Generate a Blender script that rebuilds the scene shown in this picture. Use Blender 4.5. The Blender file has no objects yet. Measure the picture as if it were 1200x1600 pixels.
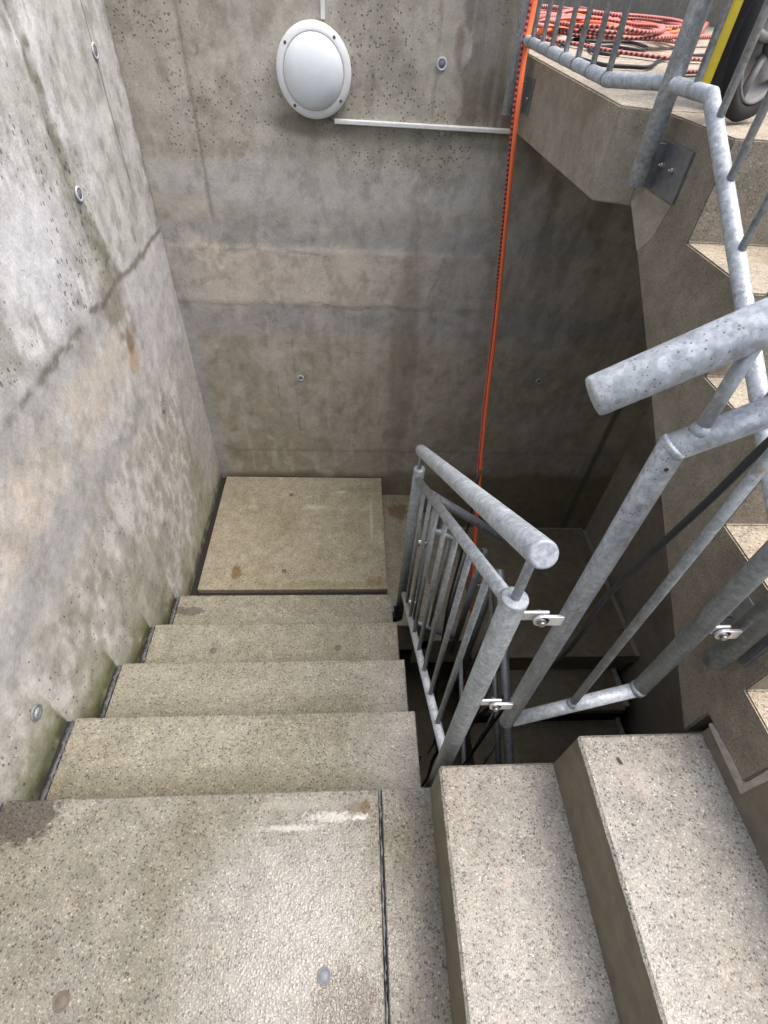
import bpy, bmesh, math, random
import numpy as np
from mathutils import Vector, Matrix
R_ = math.radians
random.seed(5)
scn = bpy.context.scene
# ------------------------------------------------------------ camera
cam_d = bpy.data.cameras.new("camera"); cam = bpy.data.objects.new("camera", cam_d)
scn.collection.objects.link(cam); scn.camera = cam
cam_d.sensor_fit = 'VERTICAL'; cam_d.sensor_height = 36.0; cam_d.lens = 774.55 / 1600 * 36
cam_d.clip_start = 0.02; cam_d.clip_end = 400
right = Vector((0.99766409, -0.04252996, 0.05345623)); up = Vector((-0.0059775, 0.72519, 0.68852287)); fwd = Vector((0.06804878, 0.68723407, -0.72324179))
m = Matrix((right, up, -fwd)).transposed().to_4x4(); m.translation = Vector((0.83773, -0.36098, 1.41352)); cam.matrix_world = m
# ------------------------------------------------------------ world, sun, exposure
SUN_EL, SUN_AZ = 68.0, 105.0       # elevation, compass azimuth (clockwise from +y)
w = bpy.data.worlds.new("World"); scn.world = w; w.use_nodes = True
nt = w.node_tree; nt.nodes.clear()
sky = nt.nodes.new('ShaderNodeTexSky'); sky.sky_type = 'NISHITA'; sky.sun_disc = False
sky.sun_elevation = R_(SUN_EL); sky.sun_rotation = R_(SUN_AZ); sky.air_density = 1.0; sky.dust_density = 6.0; sky.ozone_density = 1.0
hs = nt.nodes.new('ShaderNodeHueSaturation'); hs.inputs['Saturation'].default_value = 0.9
bg = nt.nodes.new('ShaderNodeBackground'); bg.inputs[1].default_value = 0.15
ow = nt.nodes.new('ShaderNodeOutputWorld')
nt.links.new(sky.outputs[0], hs.inputs['Color']); nt.links.new(hs.outputs[0], bg.inputs[0]); nt.links.new(bg.outputs[0], ow.inputs[0])
sd = bpy.data.lights.new("sun", 'SUN'); sd.energy = 0.8; sd.angle = R_(70); sd.color = (1.0, 1.0, 1.0)
so = bpy.data.objects.new("sun", sd); scn.collection.objects.link(so)
el, az = R_(SUN_EL), R_(SUN_AZ)
sdir = Vector((math.sin(az) * math.cos(el), math.cos(az) * math.cos(el), math.sin(el)))
so.rotation_euler = sdir.to_track_quat('Z', 'Y').to_euler()
scn.view_settings.view_transform = 'Standard'; scn.view_settings.look = 'None'
scn.view_settings.exposure = 1.0; scn.view_settings.gamma = 1.0; scn.view_settings.use_curve_mapping = False
scn.cycles.max_bounces = 8; scn.cycles.diffuse_bounces = 5
# ------------------------------------------------------------ helpers
COL = scn.collection
def tag(o, label=None, cat=None, group=None, kind=None):
    if label: o['label'] = label
    if cat: o['category'] = cat
    if group: o['group'] = group
    if kind: o['kind'] = kind
    return o
def thing(name, label, cat, loc=(0, 0, 0), group=None):
    o = bpy.data.objects.new(name, None); COL.objects.link(o); o.location = loc; o.empty_display_size = .05
    return tag(o, label, cat, group)
def obj(name, bm, mat, parent=None, smooth=False):
    me = bpy.data.meshes.new(name); bm.normal_update(); bm.to_mesh(me); bm.free()
    if smooth:
        for p in me.polygons: p.use_smooth = True
    me.materials.append(mat)
    o = bpy.data.objects.new(name, me); COL.objects.link(o)
    if parent:
        o.parent = parent; o.matrix_parent_inverse = Matrix.Translation(parent.location).inverted()
    return o
def box(bm, x0, x1, y0, y1, z0, z1, bev=0.0, seg=2):
    t = bmesh.new(); bmesh.ops.create_cube(t, size=1)
    for v in t.verts:
        v.co = Vector(((x0 + x1) / 2 + v.co.x * (x1 - x0), (y0 + y1) / 2 + v.co.y * (y1 - y0), (z0 + z1) / 2 + v.co.z * (z1 - z0)))
    if bev: bmesh.ops.bevel(t, geom=t.edges[:], offset=bev, segments=seg, affect='EDGES', profile=.5)
    merge(bm, t); return bm
def merge(bm, t):
    me = bpy.data.meshes.new('tmp'); t.to_mesh(me); t.free(); bm.from_mesh(me); bpy.data.meshes.remove(me)
def prism(bm, pts, axis, a, b, bev=0.0):
    """extrude polygon; axis 'x': pts are (y,z); axis 'z': pts are (x,y)"""
    t = bmesh.new()
    mk = (lambda p, c: (c, p[0], p[1])) if axis == 'x' else (lambda p, c: (p[0], p[1], c))
    A = [t.verts.new(mk(p, a)) for p in pts]; B = [t.verts.new(mk(p, b)) for p in pts]
    t.faces.new(A); t.faces.new(B[::-1])
    for i in range(len(pts)):
        j = (i + 1) % len(pts); t.faces.new((A[j], A[i], B[i], B[j]))
    bmesh.ops.recalc_face_normals(t, faces=t.faces[:])
    if bev: bmesh.ops.bevel(t, geom=[e for e in t.edges if len(e.link_faces) == 2 and e.calc_face_angle(0) > .3], offset=bev, segments=2, affect='EDGES')
    merge(bm, t); return bm
def frame(d):
    d = d.normalized(); a = Vector((0, 0, 1)) if abs(d.z) < .9 else Vector((0, 1, 0))
    u = d.cross(a).normalized(); return u, d.cross(u).normalized()
def tube(bm, pts, r, n=16, cap=True, rnd=0.0):
    """tube through pts, mitred; rnd rounds both end caps"""
    pts = [Vector(p) for p in pts]; rs = [r] * len(pts)
    if rnd:
        d0 = (pts[0] - pts[1]).normalized(); d1 = (pts[-1] - pts[-2]).normalized()
        a = pts[0].copy(); b = pts[-1].copy()
        pre = [(a + d0 * rnd, r * .80), (a + d0 * rnd * .8, r * .93)]
        post = [(b + d1 * rnd * .8, r * .93), (b + d1 * rnd, r * .80)]
        pts = [q[0] for q in pre] + pts + [q[0] for q in post]; rs = [q[1] for q in pre] + rs + [q[1] for q in post]
    u, v = frame(pts[1] - pts[0]); rings = []
    for i, p in enumerate(pts):
        if i == 0: d = pts[1] - p
        elif i == len(pts) - 1: d = p - pts[i - 1]
        else: d = (pts[i + 1] - p).normalized() + (p - pts[i - 1]).normalized()
        d.normalize(); u = (u - d * u.dot(d)).normalized(); v = d.cross(u)
        k = 1.0
        if 0 < i < len(pts) - 1: k = 1 / max(.5, abs(d.dot((p - pts[i - 1]).normalized())))
        # mitre: scale in the bend plane
        bend = None
        if k > 1.001:
            bp = ((pts[i + 1] - p).normalized() - (p - pts[i - 1]).normalized()).normalized(); bend = bp
        ring = []
        for j in range(n):
            t = 2 * math.pi * j / n; o = (u * math.cos(t) + v * math.sin(t)) * rs[i]
            if bend is not None: o = o + bend * o.dot(bend) * (k - 1)
            ring.append(bm.verts.new(p + o))
        rings.append(ring)
    for a, b in zip(rings, rings[1:]):
        for j in range(n):
            f = bm.faces.new((a[j], a[(j + 1) % n], b[(j + 1) % n], b[j])); f.smooth = True
    if cap:
        bm.faces.new(rings[0][::-1]); bm.faces.new(rings[-1])
    return bm
def tobj(name, pts, r, mat, parent, n=16, rnd=0.0): 
    bm = tube(bmesh.new(), pts, r, n, True, rnd); o = obj(name, bm, mat, parent); return o
def spline(pts, k=8):
    pts = [Vector(p) for p in pts]; P = [2 * pts[0] - pts[1]] + pts + [2 * pts[-1] - pts[-2]]; out = []
    for i in range(1, len(P) - 2):
        for s in range(k):
            t = s / k; a, b, c, d = P[i - 1], P[i], P[i + 1], P[i + 2]
            out.append(.5 * ((2 * b) + (c - a) * t + (2 * a - 5 * b + 4 * c - d) * t * t + (3 * b - a - 3 * c + d) * t ** 3))
    out.append(pts[-1]); return out
def disc(bm, c, nrm, r, h, n=24, bev=0.0):
    """short cylinder whose base centre is c, rising h along nrm"""
    c = Vector(c); nrm = Vector(nrm).normalized()
    if bev:
        u, v = frame(nrm); prof = [(r, 0), (r, h - bev), (r - bev * .3, h - bev * .3), (r - bev, h)]; rings = []
        for rr, hh in prof: rings.append([bm.verts.new(c + nrm * hh + (u * math.cos(2 * math.pi * j / n) + v * math.sin(2 * math.pi * j / n)) * rr) for j in range(n)])
        for a, b in zip(rings, rings[1:]):
            for j in range(n): bm.faces.new((a[j], a[(j + 1) % n], b[(j + 1) % n], b[j]))
        bm.faces.new(rings[-1]); bm.faces.new(rings[0][::-1]); bmesh.ops.recalc_face_normals(bm, faces=bm.faces[:])
    else: tube(bm, [c, c + nrm * h], r, n)
    return bm
def lathe(bm, c, nrm, prof, n=40):
    c = Vector(c); nrm = Vector(nrm).normalized(); u, v = frame(nrm); rings = []
    for rr, hh in prof: rings.append([bm.verts.new(c + nrm * hh + (u * math.cos(2 * math.pi * j / n) + v * math.sin(2 * math.pi * j / n)) * max(rr, 1e-4)) for j in range(n)])
    for a, b in zip(rings, rings[1:]):
        for j in range(n):
            f = bm.faces.new((a[j], a[(j + 1) % n], b[(j + 1) % n], b[j])); f.smooth = True
    bmesh.ops.recalc_face_normals(bm, faces=bm.faces[:])
    return bm
# ------------------------------------------------------------ materials
class NB:
    def __init__(s, name):
        s.m = bpy.data.materials.new(name); s.m.use_nodes = True; s.t = s.m.node_tree; s.t.nodes.clear()
        s.o = s.n('OutputMaterial'); s.b = s.n('BsdfPrincipled'); s.l(s.b.outputs[0], s.o.inputs[0])
    def n(s, k, **kw):
        nd = s.t.nodes.new('ShaderNode' + k)
        for a, b in kw.items(): setattr(nd, a, b)
        return nd
    def l(s, a, b): s.t.links.new(a, b)
    def val(s, inp, v):
        if hasattr(v, 'is_output'): s.l(v, inp)
        else: inp.default_value = v if not isinstance(v, tuple) or len(v) != 3 or inp.type == 'VECTOR' else (*v, 1)
    def coord(s, scale=(1, 1, 1)):
        g = s.n('NewGeometry'); mp = s.n('Mapping'); mp.inputs['Scale'].default_value = scale; s.l(g.outputs['Position'], mp.inputs[0]); return mp.outputs[0]
    def noise(s, scale, detail=4, rough=.6, vec=None, dist=0.0):
        n = s.n('TexNoise'); n.inputs['Scale'].default_value = scale; n.inputs['Detail'].default_value = detail; n.inputs['Roughness'].default_value = rough; n.inputs['Distortion'].default_value = dist
        s.l(vec or s.coord(), n.inputs['Vector']); return n.outputs[0]
    def vor(s, scale, vec=None, feature='F1', rnd=1.0):
        n = s.n('TexVoronoi', feature=feature); n.inputs['Scale'].default_value = scale; n.inputs['Randomness'].default_value = rnd
        s.l(vec or s.coord(), n.inputs['Vector']); return n
    def ramp(s, fac, stops, interp='LINEAR'):
        n = s.n('ValToRGB'); cr = n.color_ramp; cr.interpolation = interp
        while len(cr.elements) < len(stops): cr.elements.new(.5)
        for e, (p, c) in zip(cr.elements, stops):
            e.position = p; e.color = (*c, 1) if isinstance(c, tuple) else (c, c, c, 1)
        s.l(fac, n.inputs[0]); return n.outputs[0]
    def mix(s, fac, a, b, mode='MIX'):
        n = s.n('Mix', data_type='RGBA', blend_type=mode)
        s.val(n.inputs[0], fac); s.val(n.inputs[6], a); s.val(n.inputs[7], b); return n.outputs[2]
    def math(s, op, a, b=0.0, clamp=False):
        n = s.n('Math', operation=op, use_clamp=clamp); s.val(n.inputs[0], a); s.val(n.inputs[1], b); return n.outputs[0]
    def bump(s, h, strength=.3, dist=.002, prev=None):
        n = s.n('Bump'); n.inputs['Strength'].default_value = strength; n.inputs['Distance'].default_value = dist; s.l(h, n.inputs['Height'])
        if prev: s.l(prev, n.inputs['Normal'])
        return n.outputs[0]
    def fin(s, col, rough, nrm=None, metal=0.0, spec=.5):
        s.val(s.b.inputs['Base Color'], col); s.val(s.b.inputs['Roughness'], rough); s.val(s.b.inputs['Metallic'], metal); s.b.inputs['Specular IOR Level'].default_value = spec
        if nrm: s.l(nrm, s.b.inputs['Normal'])
        return s.m
def lin(r, g, b): return tuple(((c / 255 + .055) / 1.055) ** 2.4 if c > 10 else c / 255 / 12.92 for c in (r, g, b))

def add_patches(b, col, patches, peb=None):
    """stains with a place of their own: (centre x, y, radii x, y, colour, noise scale, coverage, strength)"""
    g = b.n('NewGeometry')
    for cx, cy, rx, ry, cc, ns, cov, st in patches:
        mp = b.n('Mapping', vector_type='POINT'); mp.inputs['Location'].default_value = (-cx / rx, -cy / ry, 0); mp.inputs['Scale'].default_value = (1 / rx, 1 / ry, 0)
        b.l(g.outputs['Position'], mp.inputs[0]); ln = b.n('VectorMath', operation='LENGTH'); b.l(mp.outputs[0], ln.inputs[0])
        nz = b.noise(ns, 6, .7); f = b.math('SUBTRACT', b.math('ADD', b.math('MULTIPLY', b.math('SUBTRACT', 1.0, ln.outputs['Value']), 1.1), cov), b.math('MULTIPLY', nz, 2.2))
        f = b.math('MULTIPLY', b.ramp(f, [(0.0, 0.0), (.30, 1.0)]), st); col = b.mix(f, col, cc if cc[0] > .3 or peb is None else b.mix(1.0, peb, cc, 'MULTIPLY'))
    return col
def m_aggregate(name, base=(.30, .28, .235), scale=170, wet=.35, worn=0.5, dirt=(.15, .135, .085), pebble=1.0, patches=(), film=None, rear=0):
    """washed concrete: pebbles of many tones in a cement matrix, patchily wet"""
    b = NB(name)
    warp = b.n('Mix', data_type='RGBA', blend_type='LINEAR_LIGHT'); warp.inputs[0].default_value = .0035
    nz = b.n('TexNoise'); nz.inputs['Scale'].default_value = 300; b.l(b.coord(), nz.inputs['Vector']); b.l(b.coord(), warp.inputs[6]); b.l(nz.outputs['Color'], warp.inputs[7])
    v = b.vor(scale, warp.outputs[2]); v2 = b.vor(scale * .62, warp.outputs[2]); v3 = b.vor(scale * 2.1, warp.outputs[2])
    sep = b.n('SeparateColor'); b.l(v.outputs['Color'], sep.inputs[0]); sep2 = b.n('SeparateColor'); b.l(v2.outputs['Color'], sep2.inputs[0]); sep3 = b.n('SeparateColor'); b.l(v3.outputs['Color'], sep3.inputs[0])
    k = pebble
    tone = b.ramp(sep.outputs[0], [(0, .12), (.15, .22), (.25, .58), (.42, .95), (.74, 1.12), (.92, 1.32), (1, 1.7)])
    tone3 = b.ramp(sep3.outputs[0], [(0, .55), (.3, .85), (.7, 1.1), (1, 1.4)])
    hue = b.mix(sep.outputs[1], (1.05, 1.0, .94), (.97, 1.0, 1.03))
    big = b.ramp(sep2.outputs[2], [(0, .22), (.05, .35), (.06, 1.0), (.985, 1.0), (.99, 1.8)])
    bigm = b.ramp(v2.outputs['Distance'], [(.22, 1.0), (.36, 0.0)])
    peb = b.mix(b.ramp(v.outputs['Distance'], [(.34, 1.0), (.52, 0.0)]), b.mix(.45, (.70, .70, .70), tone3), tone)
    peb = b.mix(1.0, peb, hue, 'MULTIPLY')
    peb = b.mix(bigm, peb, b.mix(1.0, peb, big, 'MULTIPLY'))
    wornf = b.ramp(b.noise(5, 5, .65), [(.35, 1.0 * k), (.7, (1 - worn * .6) * k)])
    peb = b.mix(wornf, (1, 1, 1), peb)
    n1 = b.noise(3.1, 6, .6); n2 = b.noise(17, 5, .7)
    col = b.mix(1.0, base, peb, 'MULTIPLY')
    col = b.mix(b.ramp(n1, [(.46, 0.0), (.66, .5)]), col, b.mix(1.0, peb, dirt, 'MULTIPLY'))
    col = b.mix(1.0, col, b.ramp(n2, [(.3, .74), (.7, 1.2)]), 'MULTIPLY')
    if rear:   # grime gathers at the back of every tread
        g = b.n('NewGeometry'); sx = b.n('SeparateXYZ'); b.l(g.outputs['Position'], sx.inputs[0])
        fr = b.math('FRACT', b.math('ADD', b.math('DIVIDE', sx.outputs[1], rear), b.math('MULTIPLY', b.math('SUBTRACT', b.noise(13, 5, .65), .5), .22)))
        col = b.mix(b.ramp(fr, [(.16, .62), (.46, 0.0), (.93, .0), (.97, .12)]), col, b.mix(1.0, peb, (.165, .155, .105), 'MULTIPLY'))
    col = add_patches(b, col, patches, peb)
    rough = b.ramp(b.noise(2.3, 4, .55), [(.38, .62 - wet * .5), (.62, .62)])
    rough = b.math('ADD', rough, b.math('MULTIPLY', sep.outputs[2], .10), True)
    h = b.math('ADD', b.math('MULTIPLY', b.ramp(v.outputs['Distance'], [(.2, 1.0), (.7, 0.0)]), .7), b.math('MULTIPLY', b.noise(600, 2, .5), .6))
    h = b.math('ADD', h, b.math('MULTIPLY', sep.outputs[0], .5))
    nr = b.bump(h, .7 * k, .0022); nr = b.bump(n2, .3, .006, nr)
    if film:   # thin film of rain water
        g = b.n('NewGeometry'); mp = b.n('Mapping'); mp.inputs['Location'].default_value = (-film[0] / film[2], -film[1] / film[3], 0); mp.inputs['Scale'].default_value = (1 / film[2], 1 / film[3], 0)
        b.l(g.outputs['Position'], mp.inputs[0]); ln = b.n('VectorMath', operation='LENGTH'); b.l(mp.outputs[0], ln.inputs[0])
        fm = b.ramp(b.math('ADD', ln.outputs['Value'], b.math('MULTIPLY', b.math('SUBTRACT', b.noise(9, 5, .6), .5), .7)), [(.35, 1.0), (1.25, 0.0)])
        b.l(b.math('MULTIPLY', fm, film[4]), b.b.inputs['Coat Weight']); b.b.inputs['Coat Roughness'].default_value = .27; b.b.inputs['Coat IOR'].default_value = 2.0
        b.l(b.bump(h, .65, .0014), b.b.inputs['Coat Normal'])
    return b.fin(col, rough, nr, 0, .5)
def m_wall(name, pores=(1.0, 1.0), rough=.72, stretch=(1, 1, 1), pscale=70, lo=.66):
    """cast concrete wall: stains come from the painted attribute 'tone', pores and mottling from nodes"""
    b = NB(name); at = b.n('Attribute', attribute_name='tone'); am = b.n('Attribute', attribute_name='mask')
    ms = b.n('SeparateColor'); b.l(am.outputs['Color'], ms.inputs[0])
    c = b.coord(stretch)
    v = b.vor(pscale, c); sv = b.n('SeparateColor'); b.l(v.outputs['Color'], sv.inputs[0])
    cell = b.math('MULTIPLY', sv.outputs[0], b.ramp(b.noise(6, 3, .6), [(.3, .75), (.7, 1.25)]))
    thr = b.math('MULTIPLY', b.math('MULTIPLY', ms.outputs[0], .46 * pores[0]), b.ramp(sv.outputs[1], [(0, .25), (1, 1.0)]))
    gate = b.math('GREATER_THAN', cell, .40)
    pore = b.math('MULTIPLY', b.math('SMOOTH_MIN', 1.0, b.math('MULTIPLY', b.math('SUBTRACT', thr, v.outputs['Distance']), 14, True)), gate, True)
    vf = b.vor(pscale * 3.6, c); svf = b.n('SeparateColor'); b.l(vf.outputs['Color'], svf.inputs[0])
    pf = b.math('MULTIPLY', b.math('MULTIPLY', b.math('SUBTRACT', .34, vf.outputs['Distance']), 8, True), b.math('GREATER_THAN', svf.outputs[0], .60), True)
    pf = b.math('MULTIPLY', pf, b.math('ADD', b.math('MULTIPLY', ms.outputs[0], .6), .12), True)
    mot = b.mix(1.0, b.ramp(b.noise(16, 8, .72), [(.28, lo), (.5, 1.0), (.72, 2 - lo - .06)]), b.ramp(b.noise(130, 5, .75), [(.3, .80), (.7, 1.16)]), 'MULTIPLY')
    col = b.mix(1.0, at.outputs['Color'], mot, 'MULTIPLY')
    col = b.mix(b.math('MULTIPLY', pore, .72), col, (.055, .052, .045)); col = b.mix(b.math('MULTIPLY', pf, .7), col, (.07, .065, .05))
    h = b.math('SUBTRACT', b.math('MULTIPLY', b.noise(60, 6, .6), .5), b.math('MAXIMUM', pore, b.math('MULTIPLY', pf, .5)))
    nr = b.bump(h, .55, .003); nr = b.bump(b.noise(7, 4, .5), .35, .012, nr)
    rg = b.math('SUBTRACT', b.math('ADD', rough, b.math('MULTIPLY', b.noise(12, 4, .6), .2)), b.math('MULTIPLY', ms.outputs[1], .4), True)
    return b.fin(col, rg, nr)
def m_galv(name, tone=1.0, metal=.55, rough=.42, warm=0.0):
    """weathered galvanised steel: fine spangle, white bloom, dark specks, faint runs and scratches"""
    b = NB(name); n = b.noise(14, 7, .72, dist=.3); nf = b.noise(75, 6, .75); v = b.vor(150); s = b.n('SeparateColor'); b.l(v.outputs['Color'], s.inputs[0])
    t = tone
    col = b.ramp(nf, [(.30, (.25 * t, .275 * t, .30 * t)), (.46, (.34 * t, .37 * t, .40 * t)), (.60, (.41 * t, .445 * t, .48 * t)), (.74, (.52 * t, .56 * t, .60 * t))])
    col = b.mix(1.0, col, b.ramp(n, [(.32, (.74 + .02 * warm, .74, .74 - .08 * warm)), (.52, (1.0, 1.0, 1.0 - .05 * warm)), (.70, 1.16)]), 'MULTIPLY')
    col = b.mix(1.0, col, b.ramp(s.outputs[0], [(0, .84), (1, 1.14)]), 'MULTIPLY')
    v2 = b.vor(300); s2 = b.n('SeparateColor'); b.l(v2.outputs['Color'], s2.inputs[0])
    sp = b.math('MULTIPLY', b.math('GREATER_THAN', s2.outputs[0], .88), b.math('LESS_THAN', v2.outputs['Distance'], .36))
    sp = b.math('MULTIPLY', sp, b.ramp(b.noise(11, 4, .65), [(.42, 0.0), (.56, 1.0)])); col = b.mix(b.math('MULTIPLY', sp, .7), col, (.085, .085, .085))
    sc = b.noise(22, 3, .6, b.coord((14, 14, .5))); col = b.mix(b.ramp(sc, [(.60, 0.0), (.68, .35)]), col, (.17, .165, .155))
    v4 = b.vor(34); s4 = b.n('SeparateColor'); b.l(v4.outputs['Color'], s4.inputs[0])
    ru = b.math('MULTIPLY', b.math('GREATER_THAN', s4.outputs[0], .965), b.ramp(v4.outputs['Distance'], [(.05, .8), (.22, 0.0)])); col = b.mix(ru, col, (.20, .11, .055))
    rg = b.ramp(nf, [(.3, rough - .06), (.7, rough + .22)])
    nr = b.bump(nf, .22, .0009); nr = b.bump(n, .12, .003, nr)
    return b.fin(col, rg, nr, metal)
def m_plain(name, col, rough=.5, metal=0.0, var=.15, scale=40, bump=.1):
    b = NB(name); n = b.noise(scale, 5, .65)
    c = b.mix(1.0, col, b.ramp(n, [(.3, 1 - var), (.7, 1 + var)]), 'MULTIPLY')
    return b.fin(c, rough, b.bump(n, bump, .002), metal)

M = {}
BRN = (.13, .10, .055); LIME = (.62, .61, .57)
M['tread'] = m_aggregate('washed_concrete_tread', (.305, .292, .235), 185, .35, .15, (.215, .20, .135), 1.0,
    ((.035, .985, .15, .035, (.12, .10, .085), 30, .9, .8), (.42, .68, .05, .06, (.24, .19, .08), 9, .6, .45), (.62, .03, .02, .02, LIME, 60, .3, .5)), (1.05, .20, .22, .6, .8), .2682)
M['tread_wet'] = m_aggregate('washed_concrete_landing', (.268, .26, .225), 200, .75, .25, (.18, .165, .11), 1.0,
    ((.80, -.060, .12, .022, LIME, 130, .66, .55), (.70, -.080, .15, .014, LIME, 110, .62, .5), (.865, -.06, .03, .012, (.66, .65, .62), 80, .85, .8), (.86, -.045, .05, .03, BRN, 70, .75, .6), (.055, -.038, .075, .05, (.075, .062, .05), 70, 1.35, .88), (.20, -.30, .10, .12, (.16, .13, .10), 25, .35, .45), (.88, -.04, .022, .022, (.16, .11, .06), 60, .8, .8), (.83, -.41, .065, .08, (.10, .075, .04), 60, 1.25, .95), (.25, -.20, .03, .03, (.17, .12, .09), 50, .6, .5), (.70, -.03, .20, .02, (.36, .34, .28), 60, .7, .4)), (.72, -.33, .30, .34, 1.0))
M['tread_pale'] = m_aggregate('washed_concrete_step_pale', (.40, .388, .352), 235, .45, .2, (.33, .29, .23), 1.0,
    ((1.40, -.08, .10, .08, (.50, .42, .38), 20, .5, .35), (1.165, -.22, .010, .014, (.52, .42, .34), 60, .9, .7)), (1.25, -.45, .45, .30, .5))
M['tread_low'] = m_aggregate('worn_concrete_slab', (.36, .33, .245), 190, .40, .6, (.20, .17, .095), 1.0,
    ((.20, 1.345, .045, .055, (.17, .11, .035), 16, 1.0, .8), (.60, 1.86, .16, .06, LIME, 90, .5, .4), (.78, 2.00, .07, .025, LIME, 110, .6, .5), (.97, 1.75, .022, .45, LIME, 120, .5, .4), (.22, 1.86, .12, .06, LIME, 90, .4, .35), (.97, 1.28, .06, .05, (.19, .13, .06), 30, .9, .5), (1.17, 2.0, .09, .13, (.17, .11, .04), 14, .9, .8), (.7, 1.26, .5, .04, (.22, .19, .09), 20, .8, .5)))
M['stringer'] = m_aggregate('cast_concrete_side', (.275, .248, .195), 220, .05, .6, (.165, .138, .095), .75)
M['slabside'] = m_aggregate('cast_slab_edge', (.36, .33, .27), 220, .05, .9, (.25, .21, .15), .5)
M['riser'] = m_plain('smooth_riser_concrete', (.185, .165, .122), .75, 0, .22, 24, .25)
M['dark'] = m_aggregate('dark_brown_concrete', (.29, .25, .175), 200, .15, 1.0, (.14, .115, .07), .5)  # darker, browner base for the lowest stairs and the floor
M['pave'] = m_aggregate('pale_pavement', (.52, .46, .36), 220, .1, .3, (.36, .30, .22), .9)
M['sealant'] = m_plain('grey_joint_sealant', (.085, .088, .10), .55, 0, .5, 90, .6)
M['bead'] = m_plain('pale_joint_filler', (.24, .25, .28), .6, 0, .5, 70, .5)
M['gap'] = m_plain('black_joint_foam_riser_shade', (.018, .017, .016), .9)  # joint foam, and the painted dark of the open lower risers
M['mortar'] = m_plain('smeared_mortar', (.42, .39, .33), .8, 0, .25, 60, .4)
M['galv'] = m_galv('galvanised_steel')
M['galv_pale'] = m_galv('lit_galvanised_steel', 1.28, .30, .5)  # paler copy: light on handrails and brightly lit tubes put into the colour
M['galv_dark'] = m_galv('shaded_galvanised_steel', .72, .45, .45, 1.0)  # darker copy: shade on uprights and lower tubes put into the colour
M['plate'] = m_plain('grey_steel_plate', (.22, .23, .24), .45, .6, .2, 60)
M['zinc'] = m_plain('bright_zinc', (.72, .72, .73), .32, .7, .12, 120)
M['bolt'] = m_plain('steel_bolt', (.38, .37, .36), .35, .9)
M['black'] = m_plain('black_rubber', (.016, .016, .018), .5, 0, .3, 80)
M['white'] = m_plain('white_plastic', (.78, .79, .80), .35, 0, .03, 25, .02)
M['lens'] = m_plain('opal_diffuser', (.74, .79, .82), .22, 0, .05, 14, .02)
M['screw'] = m_plain('screw_metal', (.12, .12, .12), .5, .5)
M['trunk'] = m_plain('white_trunking', (.74, .74, .72), .45, 0, .10, 60)
M['plug'] = m_plain('grey_plug', (.19, .21, .235), .5, 0, .15, 60)
M['plug_ring'] = m_plain('pale_plug_ring', (.52, .54, .56), .5, 0, .15, 60)
M['algae'] = m_plain('moss', (.07, .085, .03), .9, 0, .5, 120, .8)
M['cement'] = m_plain('grey_cement_patch', (.15, .13, .11), .85, 0, .2, 50, .6)
M['yellow'] = m_plain('yellow_paint', (.75, .60, .06), .4, 0, .06)
M['casing'] = m_plain('black_casing', (.012, .012, .013), .6, 0, .2)
M['tyre'] = m_plain('tyre_rubber', (.010, .010, .011), .85, 0, .3, 60, .3)
M['rim'] = m_plain('grey_rim', (.17, .17, .168), .5, .0, .25, 18)
M['timber'] = m_plain('tan_timber', (.42, .34, .22), .7, 0, .2, 30)
M['leaf'] = m_plain('dry_leaf', (.06, .045, .03), .7)
M['pebble'] = m_plain('white_grit', (.62, .60, .55), .6)
def m_hose(name, col, tick, freq=26, duty=.5, lo=-1, hi=2):
    """fabric hose with woven dark ladder marks on one face (object-space v along uv)"""
    b = NB(name); uv = b.n('UVMap'); s = b.n('SeparateXYZ'); b.l(uv.outputs[0], s.inputs[0])
    fr = b.math('FRACT', b.math('MULTIPLY', s.outputs[1], freq))
    band = b.math('MULTIPLY', b.math('GREATER_THAN', s.outputs[0], lo), b.math('LESS_THAN', s.outputs[0], hi))
    mk = b.math('MULTIPLY', b.math('LESS_THAN', fr, duty), band)
    g = b.n('NewGeometry'); sz = b.n('SeparateXYZ'); b.l(g.outputs['Position'], sz.inputs[0]); mk = b.math('MULTIPLY', mk, b.ramp(b.math('MULTIPLY', b.math('ADD', sz.outputs[2], 1.0), .5), [(.55, .0), (.8, 1.0)])); c = b.mix(mk, col, tick); n = b.noise(60, 4, .6)
    c = b.mix(1.0, c, b.ramp(n, [(.3, .85), (.7, 1.12)]), 'MULTIPLY')
    return b.fin(c, .55, b.bump(n, .2, .001))
M['orange'] = m_plain('orange_hose_fabric', (1.0, .215, .075), .5, 0, .08, 60)
M['ladder'] = m_hose('ladder_marked_hose', (.62, .12, .09), (.06, .022, .03), 62, .5)
M['pink'] = m_hose('faded_red_hose', (.60, .20, .17), (.09, .025, .03), 62, .55, .35, 1.1)
M['redrope'] = m_plain('dark_red_hose', (.28, .035, .03), .6)
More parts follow.
